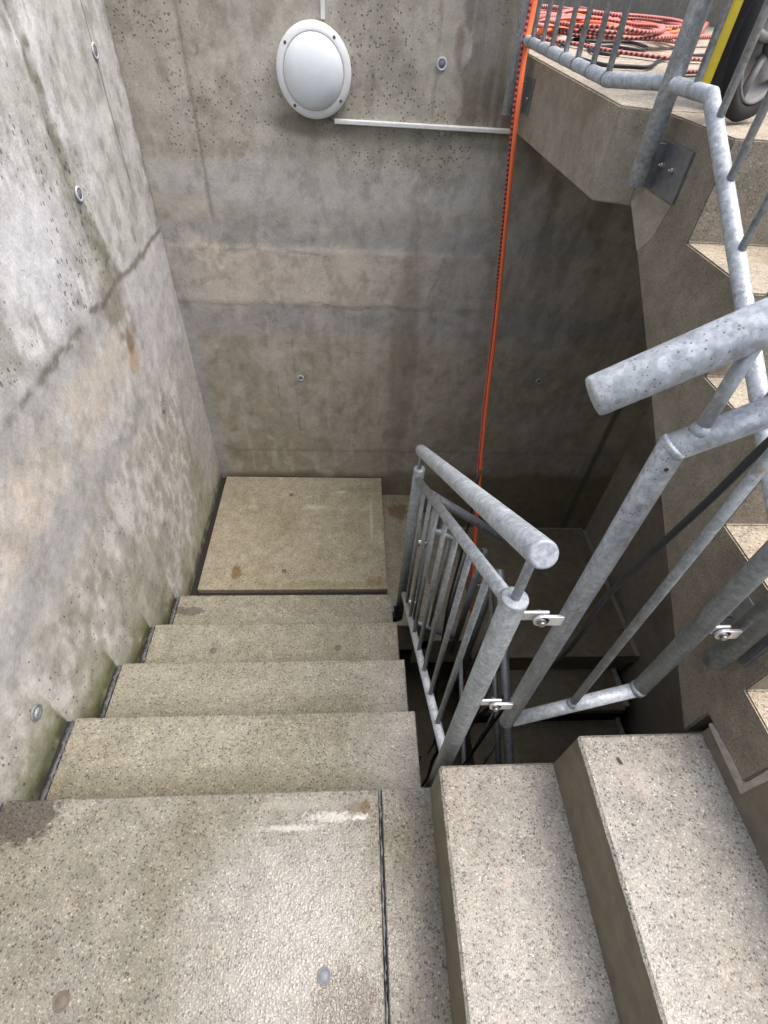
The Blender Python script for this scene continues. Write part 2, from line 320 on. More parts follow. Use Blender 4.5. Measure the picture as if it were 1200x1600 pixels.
# ------------------------------------------------------------ numpy noise for wall stains
def lattice(seed): return np.random.default_rng(seed).random((128, 128))
def vnoise(x, y, seed):
    L = lattice(seed); xi = np.floor(x).astype(int); yi = np.floor(y).astype(int); fx = x - xi; fy = y - yi
    fx = fx * fx * (3 - 2 * fx); fy = fy * fy * (3 - 2 * fy); xi %= 128; yi %= 128; x1 = (xi + 1) % 128; y1 = (yi + 1) % 128
    return (L[xi, yi] * (1 - fx) + L[x1, yi] * fx) * (1 - fy) + (L[xi, y1] * (1 - fx) + L[x1, y1] * fx) * fy
def fbm(x, y, s, seed, o=5, sx=1.0):
    a = np.zeros_like(x); t = 0; amp = 1
    for i in range(o):
        a += amp * vnoise(x * s * sx * 2 ** i + 17.3 * i + 40, y * s * 2 ** i + 9.1 * i + 40, seed + i); t += amp; amp *= .55
    return a / t
def sm(a, b, x):
    t = np.clip((x - a) / (b - a), 0, 1); return t * t * (3 - 2 * t)
def blob(a, b, ca, cb, ra, rb, n=0): return 1 - sm(.55, 1.15, np.sqrt(((a - ca) / ra) ** 2 + ((b - cb) / rb) ** 2) + n)
def lerp(c, col, m):
    for i in range(3): c[i] = c[i] * (1 - m) + col[i] * m
def wall_sheet(name, mat, parent, place, a0, a1, b0, b1, res, fn, disp=None):
    na, nb = int((a1 - a0) / res) + 1, int((b1 - b0) / res) + 1
    A, B = np.meshgrid(np.linspace(a0, a1, na), np.linspace(b0, b1, nb), indexing='ij')
    col, mask = fn(A, B); D = disp(A, B) if disp is not None else np.zeros_like(A)
    co = place(A, B, D).reshape(-1, 3)
    i = np.arange(na * nb).reshape(na, nb); F = np.stack([i[:-1, :-1], i[1:, :-1], i[1:, 1:], i[:-1, 1:]], -1).reshape(-1, 4)
    me = bpy.data.meshes.new(name); me.vertices.add(len(co)); me.vertices.foreach_set('co', co.astype(np.float32).ravel())
    me.loops.add(F.size); me.loops.foreach_set('vertex_index', F.ravel().astype(np.int32)); me.polygons.add(len(F))
    me.polygons.foreach_set('loop_start', (np.arange(len(F)) * 4).astype(np.int32)); me.polygons.foreach_set('use_smooth', np.ones(len(F), bool)); me.update(calc_edges=True)
    for nm, d in (('tone', col), ('mask', mask)):
        at = me.color_attributes.new(nm, 'FLOAT_COLOR', 'POINT'); arr = np.ones((len(co), 4), np.float32)
        for k in range(3): arr[:, k] = np.clip(d[k], 0, 1).ravel()
        at.data.foreach_set('color', arr.ravel())
    me.materials.append(mat); o = bpy.data.objects.new(name, me); COL.objects.link(o)
    if parent: o.parent = parent
    return o
# ------------------------------------------------------------ dimensions
r, g = .1764, .2682; X0, X1, X2, X3 = 0.0, 1.05, 1.322, 1.594; YB = 2.163; XL = -.031; XR = 2.69; ZG = 1.25
def zg(y): return ZG + .03 * min(max(y - 1.15, 0), 4)
# ------------------------------------------------------------ concrete walls
GREY = (.34, .345, .345); PEACH = (.52, .435, .35)
def left_col(y, z):
    n1 = fbm(y, z, 2.2, 1); n2 = fbm(y, z, 7, 11); n3 = fbm(y, z, 22, 21, 4); n4 = fbm(y, z, 48, 41, 3); dab = fbm(y, z, 13, 61, 4, 2.0); nv = fbm(y, z, 5, 31, 5, 2.4)
    st = fbm(y, z, 2.4, 401, 5, 9.0)
    c = [np.full_like(y, v) for v in (.53, .53, .50)]
    wob = (n2 - .5) * .11 + (n3 - .5) * .035; zz = z + wob
    up = sm(.60, .68, zz)
    # old concrete above the joint: chalk white bloom, grey-green patches, sooty halos
    lerp(c, (.74, .745, .74), up * sm(.47, .58, n2) * .9); lerp(c, (.70, .70, .69), up * sm(.5, .6, n3) * .4)
    lerp(c, (.34, .34, .295), up * sm(.55, .68, nv) * .5); lerp(c, (.25, .25, .21), up * sm(.58, .68, dab) * .45); lerp(c, (.27, .26, .22), up * sm(.62, .70, st) * .4)
    lerp(c, (.72, .73, .75), up * blob(y, z, 1.12, .85, .22, .25, (n2 - .5) * 1.4) * .85)
    bay = sm(1.56, 1.60, y + wob * .3) * up; lerp(c, (.47, .47, .44), bay * .5)
    lerp(c, (.64, .64, .63), bay * sm(.46, .60, fbm(y, z, 6, 81, 4, 2.5)) * .75); lerp(c, (.33, .33, .28), bay * sm(.56, .68, dab) * .5)
    # rendered construction joint: grey, tan, grey
    band = sm(.10, .20, zz) * (1 - sm(.58, .66, zz)); lerp(c, (.53, .53, .525), band * .95)
    lerp(c, (.40, .40, .395), sm(.46, .56, zz) * (1 - sm(.60, .70, zz)) * (.2 + sm(.45, .58, n1 + (n3 - .5) * .4) * .7) * (1 - sm(1.55, 1.65, y)))
    lerp(c, (.42, .42, .425), sm(.08, .16, zz) * (1 - sm(.20, .34, zz)) * .7)
    mid = sm(.24, .36, zz) * (1 - sm(.46, .58, zz))
    lerp(c, (.66, .57, .475), mid * (1 - sm(.72, .92, y + wob)) * (.55 + .4 * sm(.4, .6, n2)))
    lerp(c, (.62, .565, .50), mid * sm(.75, .9, y) * (1 - sm(1.45, 1.62, y + wob)) * sm(.42, .58, n1 + (n3 - .5) * .3) * .75)
    lerp(c, (.66, .66, .65), band * sm(.52, .62, n2) * .55); lerp(c, (.38, .365, .33), band * sm(.57, .66, nv) * .4); lerp(c, (.40, .385, .35), band * sm(.60, .68, n4) * .35)
    lerp(c, (.57, .57, .585), band * sm(1.60, 1.70, y + wob * .6) * .85)
    lerp(c, (.52, .40, .27), blob(y, z, 1.50, .36, .07, .17, (n2 - .5) * 2.0 + (n3 - .5)) * .65); lerp(c, (.27, .20, .12), blob(y, z, 1.50, .43, .035, .06, (n3 - .5) * 2.2) * .7)
    # lower old concrete: short pale dabs over grey-green
    low = 1 - sm(.06, .18, zz); lerp(c, (.50, .505, .465), low * .8); lerp(c, (.70, .70, .68), low * sm(.48, .62, dab) * .75)
    lerp(c, (.38, .38, .33), low * (1 - sm(.36, .48, dab)) * .5); lerp(c, (.31, .315, .24), low * sm(.52, .62, n1 + (n3 - .5) * .2) * .5)
    lerp(c, (.50, .50, .49), low * sm(1.75, 1.9, y + wob) * .8)
    # vertical joint stain running down to the pour joint, and its foot
    yj = 1.475 + (n2 - .5) * .03 + .07 * (1 - sm(.62, .95, z)); wd = .030 + .045 * (1 - sm(.6, 1.05, z)) + (n3 - .5) * .03
    vj = (1 - sm(wd * .5, wd * 1.15, np.abs(y - yj))) * sm(.50, .66, z); lerp(c, (.23, .23, .18), vj * (.55 + .4 * sm(.4, .6, n3)))
    lerp(c, (.25, .24, .19), blob(y, z, 1.50, .55, .10, .14, (n3 - .5) * 1.8 + (n2 - .5)) * .7)
    lerp(c, (.17, .165, .125), (1 - sm(.003, .020, np.abs(z - .612 - (n2 - .5) * .05 - (n3 - .5) * .02))) * sm(.5, .9, y) * sm(.36, .5, n3 + .25 * sm(1.3, 1.5, y)) * .85)
    # thin cracks
    ck = (1 - sm(.002, .007, np.abs(y - 1.952 - (n3 - .5) * .012))) * sm(.78, .86, z); lerp(c, (.12, .12, .10), ck * .8)
    lerp(c, (.20, .19, .15), (1 - sm(.0, .04, 2.163 - y + (n3 - .5) * .05)) * sm(.62, .7, z) * .75)
    lerp(c, (.62, .40, .24), (1 - sm(.0, .016, 2.163 - y)) * blob(z, y, .42, 2.16, .13, .4) * .9)
    # algae just above the steps
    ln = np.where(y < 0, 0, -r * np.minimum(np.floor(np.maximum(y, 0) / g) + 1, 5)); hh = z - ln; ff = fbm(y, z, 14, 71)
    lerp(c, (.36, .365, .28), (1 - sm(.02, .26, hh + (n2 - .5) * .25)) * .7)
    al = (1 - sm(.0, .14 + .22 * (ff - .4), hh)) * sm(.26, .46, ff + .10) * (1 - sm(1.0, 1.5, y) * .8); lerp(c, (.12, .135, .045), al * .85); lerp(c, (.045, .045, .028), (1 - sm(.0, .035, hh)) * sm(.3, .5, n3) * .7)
    por = np.clip(up * (1 - bay * .55) * (.55 + .8 * sm(.4, .6, n1)) + low * .8, 0, 1)
    return c, [por, sm(.55, .75, n1) * .3, n2]
def left_disp(y, z):
    n = fbm(y, z, 9, 51); return (n - .5) * .006 - .006 * (1 - sm(.004, .02, np.abs(y - 1.475))) * sm(.62, .7, z) + .004 * (1 - sm(.01, .05, np.abs(y - 2.13))) * sm(.62, .66, z)
def back_col(x, z):
    n1 = fbm(x, z, 2.0, 101); n2 = fbm(x, z, 7, 111); n3 = fbm(x, z, 24, 121); nv = fbm(x, z, 4, 131, 5, 4.0)
    c = [np.full_like(x, v) for v in (.43, .40, .335)]; st = fbm(x, z, 1.4, 501, 5, 14.0); st2 = fbm(x, z, 2.6, 521, 4, 10.0)
    lerp(c, (.50, .47, .40), sm(.50, .66, n2) * .6); lerp(c, (.32, .30, .235), sm(.5, .68, n1) * .5)
    wob = (n2 - .5) * .09; zz = z + wob; rt = sm(.85, 1.45, x + wob)
    lerp(c, (.50, .49, .47), blob(z, x, .80, .7, .10, 1.2, (n2 - .5) * 1.2) * .7)
    # grey / tan / grey joint render
    lerp(c, (.36, .355, .345), sm(.50, .60, zz + (n3 - .5) * .06) * (1 - sm(.60, .76, zz)) * .8)
    tb = sm(.25, .33, zz + (n3 - .5) * .05) * (1 - sm(.52, .60, zz + (n3 - .5) * .05)); lerp(c, (.43, .40, .35), tb * .9); lerp(c, (.585, .515, .43), tb * (1 - rt) * sm(.04, .16, x + wob * .3) * (.75 + .25 * sm(.4, .6, n1)))
    lerp(c, (.37, .35, .31), tb * rt * sm(.5, .6, n2) * .6)
    lerp(c, (.35, .34, .325), sm(.06, .18, zz) * (1 - sm(.25, .30, zz)) * .85)
    low = 1 - sm(.06, .18, zz); lerp(c, (.43, .385, .31), low * .95); lerp(c, (.47, .44, .37), low * sm(.56, .68, n2) * .4); lerp(c, (.38, .35, .29), low * sm(.50, .62, nv) * .6)
    lerp(c, (.31, .28, .215), low * sm(.48, .62, n1) * .45); lerp(c, (.28, .25, .19), low * (1 - sm(-.75, -.35, z)) * sm(.4, .6, n2) * .45)
    # cracks and the crusted tear line
    for q, s in ((.545, 1), (.285, 2)):
        lerp(c, (.15, .145, .125), (1 - sm(.002, .009, np.abs(z - q - (fbm(x, x * 0 + s, 6, 60 + s) - .5) * .06))) * sm(.50, .62, n2) * .4 * (1 - sm(1.0, 1.3, x)))
    # formwork seams (vertical)
    for q, z0, zA, wd, am in ((.211, .62, 3, .010, .45), (1.155, 1.0, 3, .008, .5), (.42, -.45, .10, .003, .5), (.52, -.55, .08, .003, .5), (.62, -.3, .02, .003, .35)):
        lerp(c, (.17, .16, .125), (1 - sm(wd * .3, wd, np.abs(x - q - (n3 - .5) * .012))) * sm(z0, z0 + .06, z) * (1 - sm(zA, zA + .05, z)) * am)
    for q, ph in ((.175, 2.4), (.245, -.6)):
        rr = np.hypot(x - q, z - 1.232); an = np.arctan2(z - 1.232, x - q); lerp(c, (.20, .185, .15), (1 - sm(.002, .006, np.abs(rr - .021 - (n3 - .5) * .006))) * (.25 + .75 * sm(-.3, .6, np.cos(an - ph))) * .8)
    # brown water stain below the hanging pipe
    st = sm(1.20, 1.28, x + (n2 - .5) * .12) * (1 - sm(1.50, 1.55, x)) * sm(.98, 1.04, z); lerp(c, (.30, .27, .235), st * .7)
    lerp(c, (.15, .125, .085), st * blob(x, z, 1.43, 1.10, .13, .17, (n3 - .5) * .8) * .85)
    lerp(c, (.27, .23, .15), st * (1 - sm(1.08, 1.14, z)) * .6)
    lerp(c, (.60, .59, .56), (1 - sm(.002, .007, np.abs(x - 1.275 - (n3 - .5) * .02))) * sm(1.12, 1.2, z) * sm(.4, .6, n3) * .8)
    lerp(c, (.22, .175, .13), blob(x, z, 1.235, 1.28, .02, .09, (n3 - .5)) * .7)
    dab = fbm(x, z, 14, 541, 4, 1.5); lerp(c, (.24, .22, .17), sm(.54, .64, dab) * .35); lerp(c, (.52, .49, .43), sm(.55, .66, fbm(x, z, 9, 561, 5, 1.3)) * .45); lerp(c, (.20, .18, .14), sm(.60, .70, st) * (.2 + .25 * low)); lerp(c, (.52, .50, .45), sm(.63, .72, st2) * .35); lerp(c, (.14, .125, .095), sm(.68, .72, st) * .4)
    # darker tone below the lamp and the trunking
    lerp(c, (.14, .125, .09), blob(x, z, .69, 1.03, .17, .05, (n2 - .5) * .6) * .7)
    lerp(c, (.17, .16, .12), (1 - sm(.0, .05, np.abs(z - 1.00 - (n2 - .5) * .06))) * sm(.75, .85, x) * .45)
    lerp(c, (.18, .155, .10), sm(1.45, 1.6, x + wob) * sm(-.2, .9, z) * sm(.4, .6, nv) * .5)  # shade over the right side of the wall, put into the colour
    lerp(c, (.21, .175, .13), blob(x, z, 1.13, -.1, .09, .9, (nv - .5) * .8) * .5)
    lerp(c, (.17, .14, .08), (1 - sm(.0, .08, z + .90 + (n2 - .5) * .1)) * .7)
    lerp(c, (.14, .12, .09), (1 - sm(.0, .015, np.abs(z + .665 - (n3 - .5) * .02))) * sm(.0, .2, x) * .35)
    lerp(c, (.12, .11, .09), (1 - sm(.012, .03, np.abs(x - 2.5))) * (1 - sm(-.2, .0, z)) * .8)
    lerp(c, (.36, .37, .38), (1 - sm(.0, .10, x - XL + (n2 - .5) * .08)) * (1 - sm(.1, .3, z)) * .7)
    por = np.clip(sm(.74, .95, zz) * (.15 + 1.1 * sm(.42, .62, n1)) + low * .2, 0, 1)
    return c, [por, st * .8 + low * .25, n2]
def back_disp(x, z):
    n = fbm(x, z, 8, 151); return (n - .5) * .006 + .003 * (1 - sm(.02, .05, np.abs(z - .42) - .10)) - .006 * (1 - sm(.003, .01, np.abs(x - .211))) * sm(.62, .7, z)
def plug(parent, c, nrm, rad, dark=True):
    nrm = Vector(nrm); c = Vector(c)
    k = obj('tie_hole_plug', lathe(bmesh.new(), c, nrm, [(0, .0035), (rad * .60, .0035), (rad * .62, .001)]), M['plug'] if dark else M['plug_ring'], parent)
    obj('plug_ring', lathe(bmesh.new(), c, nrm, [(rad * .62, .002), (rad * .64, .0045), (rad * .95, .0045), (rad, .001)]), M['plug_ring'] if dark else M['plug'], k)
ZT = 2.3
lw = thing('concrete_wall', 'bright whitish concrete wall with dark pores, cement bands and green algae, along the left side of the stairs', 'wall', (0, 0, 0))
M['wl'] = m_wall('pale_cast_concrete', (1.0, 1), .72, (1, 1.25, .75), 62); M['wb'] = m_wall('olive_cast_concrete', (.8, 1), .68, (1, 1, 1), 85, .76)
obj('wall_core', box(bmesh.new(), XL - .28, XL - .012, -1.6, YB + .2, -2.4, ZT), M['riser'], lw)
wall_sheet('wall_face', M['wl'], lw, lambda A, B, D: np.stack([XL + D, A, B], -1), -1.6, YB + .003, -1.5, ZT, .0085, left_col, left_disp)
for y, z, dk in ((.222, -.016, 0), (1.496, .918, 1), (1.950, 1.223, 1), (1.609, .022, 0)):
    plug(lw, (XL + .002, y, z), (1, 0, 0), .023 if z != .022 else .013, dk)
bw = thing('concrete_wall', 'olive grey concrete wall at the far end of the stairwell carrying the round lamp', 'wall', (0, 0, 0))
core = bmesh.new(); box(core, XL - .28, 1.50, YB + .012, YB + .30, -2.4, ZT - .003); box(core, 1.50, XR + .3, YB + .012, YB + .30, -2.4, 1.0)
obj('wall_core', core, M['riser'], bw)
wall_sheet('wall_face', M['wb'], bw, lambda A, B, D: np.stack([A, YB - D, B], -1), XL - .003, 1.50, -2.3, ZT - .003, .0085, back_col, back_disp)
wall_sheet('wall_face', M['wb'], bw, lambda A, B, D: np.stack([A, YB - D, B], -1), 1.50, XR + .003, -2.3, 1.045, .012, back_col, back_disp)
for x, z, rad, dk in ((1.175, 1.235, .021, 1), (.552, -.132, .019, 1), (1.94, -.115, .019, 1)): plug(bw, (x, YB - .002, z), (0, -1, 0), rad, dk)
def right_col(y, z):
    n1 = fbm(y, z, 2, 201); n2 = fbm(y, z, 8, 211); c = [np.full_like(y, v) for v in (.32, .285, .235)]
    lerp(c, (.32, .29, .25), sm(.5, .65, n2) * .5); lerp(c, (.17, .145, .115), sm(.5, .65, n1) * .6); return c, [n1 * .2, n1 * .2, n2]
rw = thing('concrete_wall', 'dim brown concrete side wall deep under the upper stair flight on the right', 'wall', (0, 0, 0))
obj('wall_core', box(bmesh.new(), XR + .012, XR + .3, -1.6, YB + .011, -2.4, 1.2), M['riser'], rw)
wall_sheet('wall_face', M['wb'], rw, lambda A, B, D: np.stack([XR - D, A, B], -1), -1.6, YB + .003, -2.3, 1.03, .02, right_col)
rear = thing('concrete_wall', 'plain concrete wall closing the stairwell, added unseen behind the viewer for the light', 'wall', (0, 0, 0))
obj('wall_core', box(bmesh.new(), XL + .002, XR, -1.5, -1.28, -2.4, 1.24), M['riser'], rear)  # unseen wall, put in for its effect on the light
# ------------------------------------------------------------ stairs
def worn(o, along, step=.012, amp=.0006, chip=.0028, seed=1):
    """breaks up the straight arrises of a cast block: uneven edge line with small chips"""
    rnd = random.Random(seed); bm = bmesh.new(); bm.from_mesh(o.data); ax = 0 if along == 'x' else 1
    es = [e for e in bm.edges if abs((e.verts[0].co - e.verts[1].co)[ax]) > .2]
    if es:
        L = abs((es[0].verts[0].co - es[0].verts[1].co)[ax]); bmesh.ops.subdivide_edges(bm, edges=es, cuts=int(L / step), use_grid_fill=True)
    zt = max(v.co.z for v in bm.verts); lo = [min(v.co[k] for v in bm.verts) for k in range(3)]; hi = [max(v.co[k] for v in bm.verts) for k in range(3)]
    offs = {}
    for v in bm.verts:
        if v.co.z < zt - .02 or v.co.z > zt - .0004 or v.co[ax] < lo[ax] + .012 or v.co[ax] > hi[ax] - .012: continue
        key = (round(v.co[ax] / step), v.co[1 - ax] > (lo[1 - ax] + hi[1 - ax]) / 2)
        if key not in offs: offs[key] = (rnd.gauss(0, amp), -abs(rnd.gauss(0, amp)) - (rnd.random() < .05) * rnd.uniform(.3, 1) * chip)
        h, d = offs[key]; v.co[1 - ax] += h if not key[1] else h; v.co.z += d * .8 if min(abs(v.co[1 - ax] - lo[1 - ax]), abs(v.co[1 - ax] - hi[1 - ax])) < .012 else 0
    bm.to_mesh(o.data); bm.free(); return o
def slab_thing(name, label, cat): return thing(name, label, cat)
def bead(name, x0, x1, y0, y1, z, zb, mat, parent, jx=.002, jz=.002, seed=0, lump=1.0):
    """crumbly strip of joint filler with uneven edges"""
    rnd = random.Random(seed); n = max(3, int((y1 - y0) / .008)); bm = bmesh.new(); rows = []
    for i in range(n + 1):
        y = y0 + (y1 - y0) * i / n; a = x0 + rnd.uniform(0, jx); b2 = x1 - rnd.uniform(0, jx); zz = z + rnd.uniform(-jz, jz * .3)
        rows.append([bm.verts.new(p) for p in ((x0, y, zb), (a, y, zz - .002), ((a + b2) / 2, y, zz + .001 * lump), (b2, y, zz - .002), (x1, y, zb))])
    for p, q in zip(rows, rows[1:]):
        for k in range(4): bm.faces.new((p[k], p[k + 1], q[k + 1], q[k]))
    bm.faces.new(rows[0]); bm.faces.new(rows[-1][::-1]); bmesh.ops.recalc_face_normals(bm, faces=bm.faces[:]); return obj(name, bm, mat, parent)
# foreground landing
ld = slab_thing('stair_landing', 'wet foreground stair landing slab of speckled washed concrete with a round grey plug', 'landing')
bm = bmesh.new(); box(bm, X0 - .004, .914, -1.27, 0.0, -.20, 0.0, .004); worn(obj('slab', bm, M['tread_wet'], ld), 'x', seed=3)
bead('joint_sealant', .9142, .9205, -1.27, -.002, .0008, -.15, M['bead'], ld, .003, .003, 1); obj('joint_gap', box(bmesh.new(), .9205, .9229, -1.27, -.002, -.15, -.004), M['gap'], ld)
bead('joint_sealant', XL + .006, X0 - .006, -1.27, .0, -.004, -.2, M['sealant'], ld, .006, .004, 2)
def socket(parent, x, y, z, mat, rad=.0135, sunk=False):
    k = obj('lifting_socket', lathe(bmesh.new(), (x, y, z), (0, 0, 1), [(0, .0012), (rad * .78, .0012), (rad * .8, .0004), (rad * .86, .0004), (rad * .9, .003), (rad, .003), (rad * 1.08, .0003)]), mat, parent); return k
socket(ld, .789, -.347, 0, M['plug']); socket(ld, .272, -.362, 0, M['cement'], .015)
# left flight
lf = thing('stair_flight', 'four speckled concrete steps descending along the pale left wall to the lower landing', 'stairs')
for k in range(1, 5):
    y0 = (k - 1) * g + (.0 if k > 1 else .0015); z = -k * r
    s = obj('step', box(bmesh.new(), X0, X1, y0 - .12 if k > 1 else y0, k * g, z - .30, z, .0035), M['tread'], lf); worn(s, 'x', seed=10 + k)
    bead('joint_sealant', XL + .008, X0 - .004, y0, k * g - .004, z - .005 - .004 * (k % 2), z - .05, M['sealant'], s, .006, .005, 2 + k); obj('joint_gap', box(bmesh.new(), XL - .002, X0 - .001, y0, k * g - .002, z - .06, z - .02), M['gap'], s)
sc = bmesh.new(); prism(sc, [(.05, -.40), (4 * g + .05, -5 * r - .20), (4 * g + .13, -5 * r - .20), (4 * g + .13, -5 * r - .035), (4 * g - .01, -5 * r - .03), (.05, -.27)], 'x', X0 + .002, X1 - .002); obj('waist_slab', sc, M['stringer'], lf)
socket(lf, .268, .676, -3 * r, M['cement']); socket(lf, .789, .683, -3 * r, M['cement'])
# mid landing
ml = thing('stair_landing', 'lower landing slab with brown stain and white lime marks against the far wall', 'landing')
obj('slab', box(bmesh.new(), .010, 1.048, 1.228, 2.142, -5 * r - .2, -5 * r, .004), M['tread_low'], ml)
obj('joint_gap', box(bmesh.new(), XL + .001, .009, 1.19, 2.16, -5 * r - .2, -5 * r - .03), M['gap'], ml)
obj('joint_gap', box(bmesh.new(), .0, 1.04, 2.1425, 2.160, -5 * r - .2, -5 * r - .012), M['gap'], ml)
obj('joint_gap', box(bmesh.new(), .012, 1.04, 1.205, 1.2275, -5 * r - .2, -5 * r - .03), M['gap'], ml)
socket(ml, .453, 1.971, -5 * r, M['cement']); socket(ml, .466, 1.354, -5 * r, M['cement'])
# lower short flight to the right
s2 = thing('stair_flight', 'two stained concrete steps dropping from the lower landing to the right beside the far wall', 'stairs')
obj('step', box(bmesh.new(), X1 + .002, X2, 1.10, 2.158, -6 * r - .28, -6 * r, .0035), M['tread_low'], s2)
obj('step', box(bmesh.new(), X2 - .1, X3 - .002, 1.10, 2.1575, -7 * r - .28, -7 * r, .0035), M['tread_low'], s2)
l3 = thing('stair_landing', 'dark corner landing at the bottom right under the upper flight', 'landing')
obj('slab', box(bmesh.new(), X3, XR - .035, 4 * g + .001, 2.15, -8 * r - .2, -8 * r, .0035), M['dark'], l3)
obj('joint_sealant', box(bmesh.new(), XR - .034, XR - .001, 4 * g, 2.15, -8 * r - .1, -8 * r - .004, .004), M['mortar'], l3)
obj('joint_sealant', box(bmesh.new(), X3, XR - .034, 2.1505, 2.1605, -8 * r - .1, -8 * r + .003, .002), M['mortar'], l3)
s3 = thing('stair_flight', 'dark lower steps with open risers blacked in as shade, descending towards the viewer under the upper flight', 'stairs')
for k in range(1, 5):
    z = -(8 + k) * r; y1 = (5 - k) * g
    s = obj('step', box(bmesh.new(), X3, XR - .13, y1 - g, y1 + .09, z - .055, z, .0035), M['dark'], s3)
    obj('riser', box(bmesh.new(), X3 + .01, XR - .14, y1 + .005, y1 + .03, z + .001, z + r - .056), M['gap'], s)  # black box stands in for the shade inside an open riser
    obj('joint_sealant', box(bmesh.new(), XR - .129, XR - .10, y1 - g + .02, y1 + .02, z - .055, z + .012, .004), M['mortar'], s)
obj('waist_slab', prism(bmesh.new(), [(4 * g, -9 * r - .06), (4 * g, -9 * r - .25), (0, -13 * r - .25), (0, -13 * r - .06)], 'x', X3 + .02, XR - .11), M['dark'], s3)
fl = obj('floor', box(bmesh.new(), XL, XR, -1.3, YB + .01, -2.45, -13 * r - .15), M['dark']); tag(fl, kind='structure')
# middle flight: strip, step A, step B ascending to the right
mf = thing('stair_flight', 'pale speckled concrete steps rising to the right beside the foreground landing', 'stairs')
obj('step', box(bmesh.new(), .923, X1 + .02, -1.27, 0.0, -.2, .0, .003), M['tread_wet'], mf)
def two_tone(o, mat, nz=.3):
    o.data.materials.append(mat)
    for p in o.data.polygons:
        if p.normal.z > nz: p.material_index = 1
    return o
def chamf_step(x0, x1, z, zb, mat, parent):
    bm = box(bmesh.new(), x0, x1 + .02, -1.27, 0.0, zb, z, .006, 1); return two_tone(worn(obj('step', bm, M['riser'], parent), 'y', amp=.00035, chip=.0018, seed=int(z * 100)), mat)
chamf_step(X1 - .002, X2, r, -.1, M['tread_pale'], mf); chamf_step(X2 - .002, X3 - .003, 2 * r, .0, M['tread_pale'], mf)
# corner landing at level 3
cl = thing('stair_landing', 'upper corner landing at the right edge with a mortared joint to the flight above', 'landing')
prof = [(-1.27, .10), (.0, .10), (.0, .392), (-.120, .392), (-.120, 3 * r), (-1.27, 3 * r)]
obj('slab', prism(bmesh.new(), prof, 'x', X3, XR, .003), M['riser'], cl)
ms = bmesh.new(); prism(ms, [(.002, .390), (-.128, .386), (-.128, 3 * r - .002), (-.113, 3 * r - .002), (-.116, .405), (-.06, .406), (.002, .398)], 'x', X3 - .004, X3 + .01, .001); obj('mortar_joint', ms, M['mortar'], cl)
# upper flight
uf = thing('stair_flight', 'upper stair flight on the right with sawtooth side and broad speckled concrete cheek', 'stairs')
prof = [(.021, .295), (.021, .400), (-.112, .400), (-.112, 3 * r), (.014, 3 * r), (.014, 4 * r), (.282, 4 * r), (.282, 5 * r), (.550, 5 * r), (.550, 6 * r), (.822, 6 * r), (.822, ZG), (1.148, ZG), (1.148, 1.060)]
fo = obj('flight_slab', prism(bmesh.new(), prof, 'x', X3, XR - .01, .003), M['stringer'], uf)
two_tone(fo, M['pave'], .8)
ms = bmesh.new(); prism(ms, [(1.146, 1.055), (1.09, 1.10), (.945, 1.10), (.97, 1.02), (1.00, .99), (1.02, .975)], 'x', X3 - .0015, X3 + .01, .0005); obj('mortar_smear', ms, M['slabside'], uf)
# platform slab at the top
ps = thing('concrete_slab', 'thick pale topped concrete slab edge of the upper platform at top right', 'slab')
def slab_poly(bm, pts, zb, inset=0, dz=0):
    A = [bm.verts.new((x, y, zb)) for x, y in pts]; B = [bm.verts.new((x, y, zg(y) + dz)) for x, y in pts]
    bm.faces.new(A[::-1]); bm.faces.new(B)
    for i in range(len(pts)): j = (i + 1) % len(pts); bm.faces.new((A[i], A[j], B[j], B[i]))
    bmesh.ops.recalc_face_normals(bm, faces=bm.faces[:]); bmesh.ops.bevel(bm, geom=bm.edges[:], offset=.004, segments=2, affect='EDGES'); return bm
two_tone(obj('slab', slab_poly(bmesh.new(), [(1.500, 1.185), (1.594, 1.150), (XR - .01, 1.150), (XR - .01, YB + .05), (1.500, YB + .05)], 1.045), M['slabside'], ps), M['pave'], .5)
# ------------------------------------------------------------ ground
gb = bmesh.new()
def gq(x0, x1, ys):
    for a, b in zip(ys, ys[1:]):
        gb.faces.new([gb.verts.new(p) for p in ((x0, a, zg(a)), (x1, a, zg(a)), (x1, b, zg(b)), (x0, b, zg(b)))])
F = 150
gq(XR - .01, F, [-F, 1.15, 5.15, F]); gq(1.50, XR - .01, [YB + .05, 5.15, F]); gq(-F, 1.50, [YB + .3, 5.15, F]); gq(-F, XL - .28, [-F, 1.15, YB + .3]); gq(XL - .28, XR - .01, [-F, -1.5])
o = obj('ground', gb, M['pave']); tag(o, kind='structure')
fw = thing('garden_wall', 'low concrete wall standing behind the hoses at the top edge', 'wall')
bm = bmesh.new(); prism(bm, [(3.45, 9.5), (3.40, 5.3), (3.75, 4.2), (6.5, 2.9), (6.6, 3.1), (3.9, 4.4), (3.6, 5.35), (3.65, 9.5)], 'z', 1.2, 2.7, .01); obj('wall_body', bm, M['stringer'], fw)
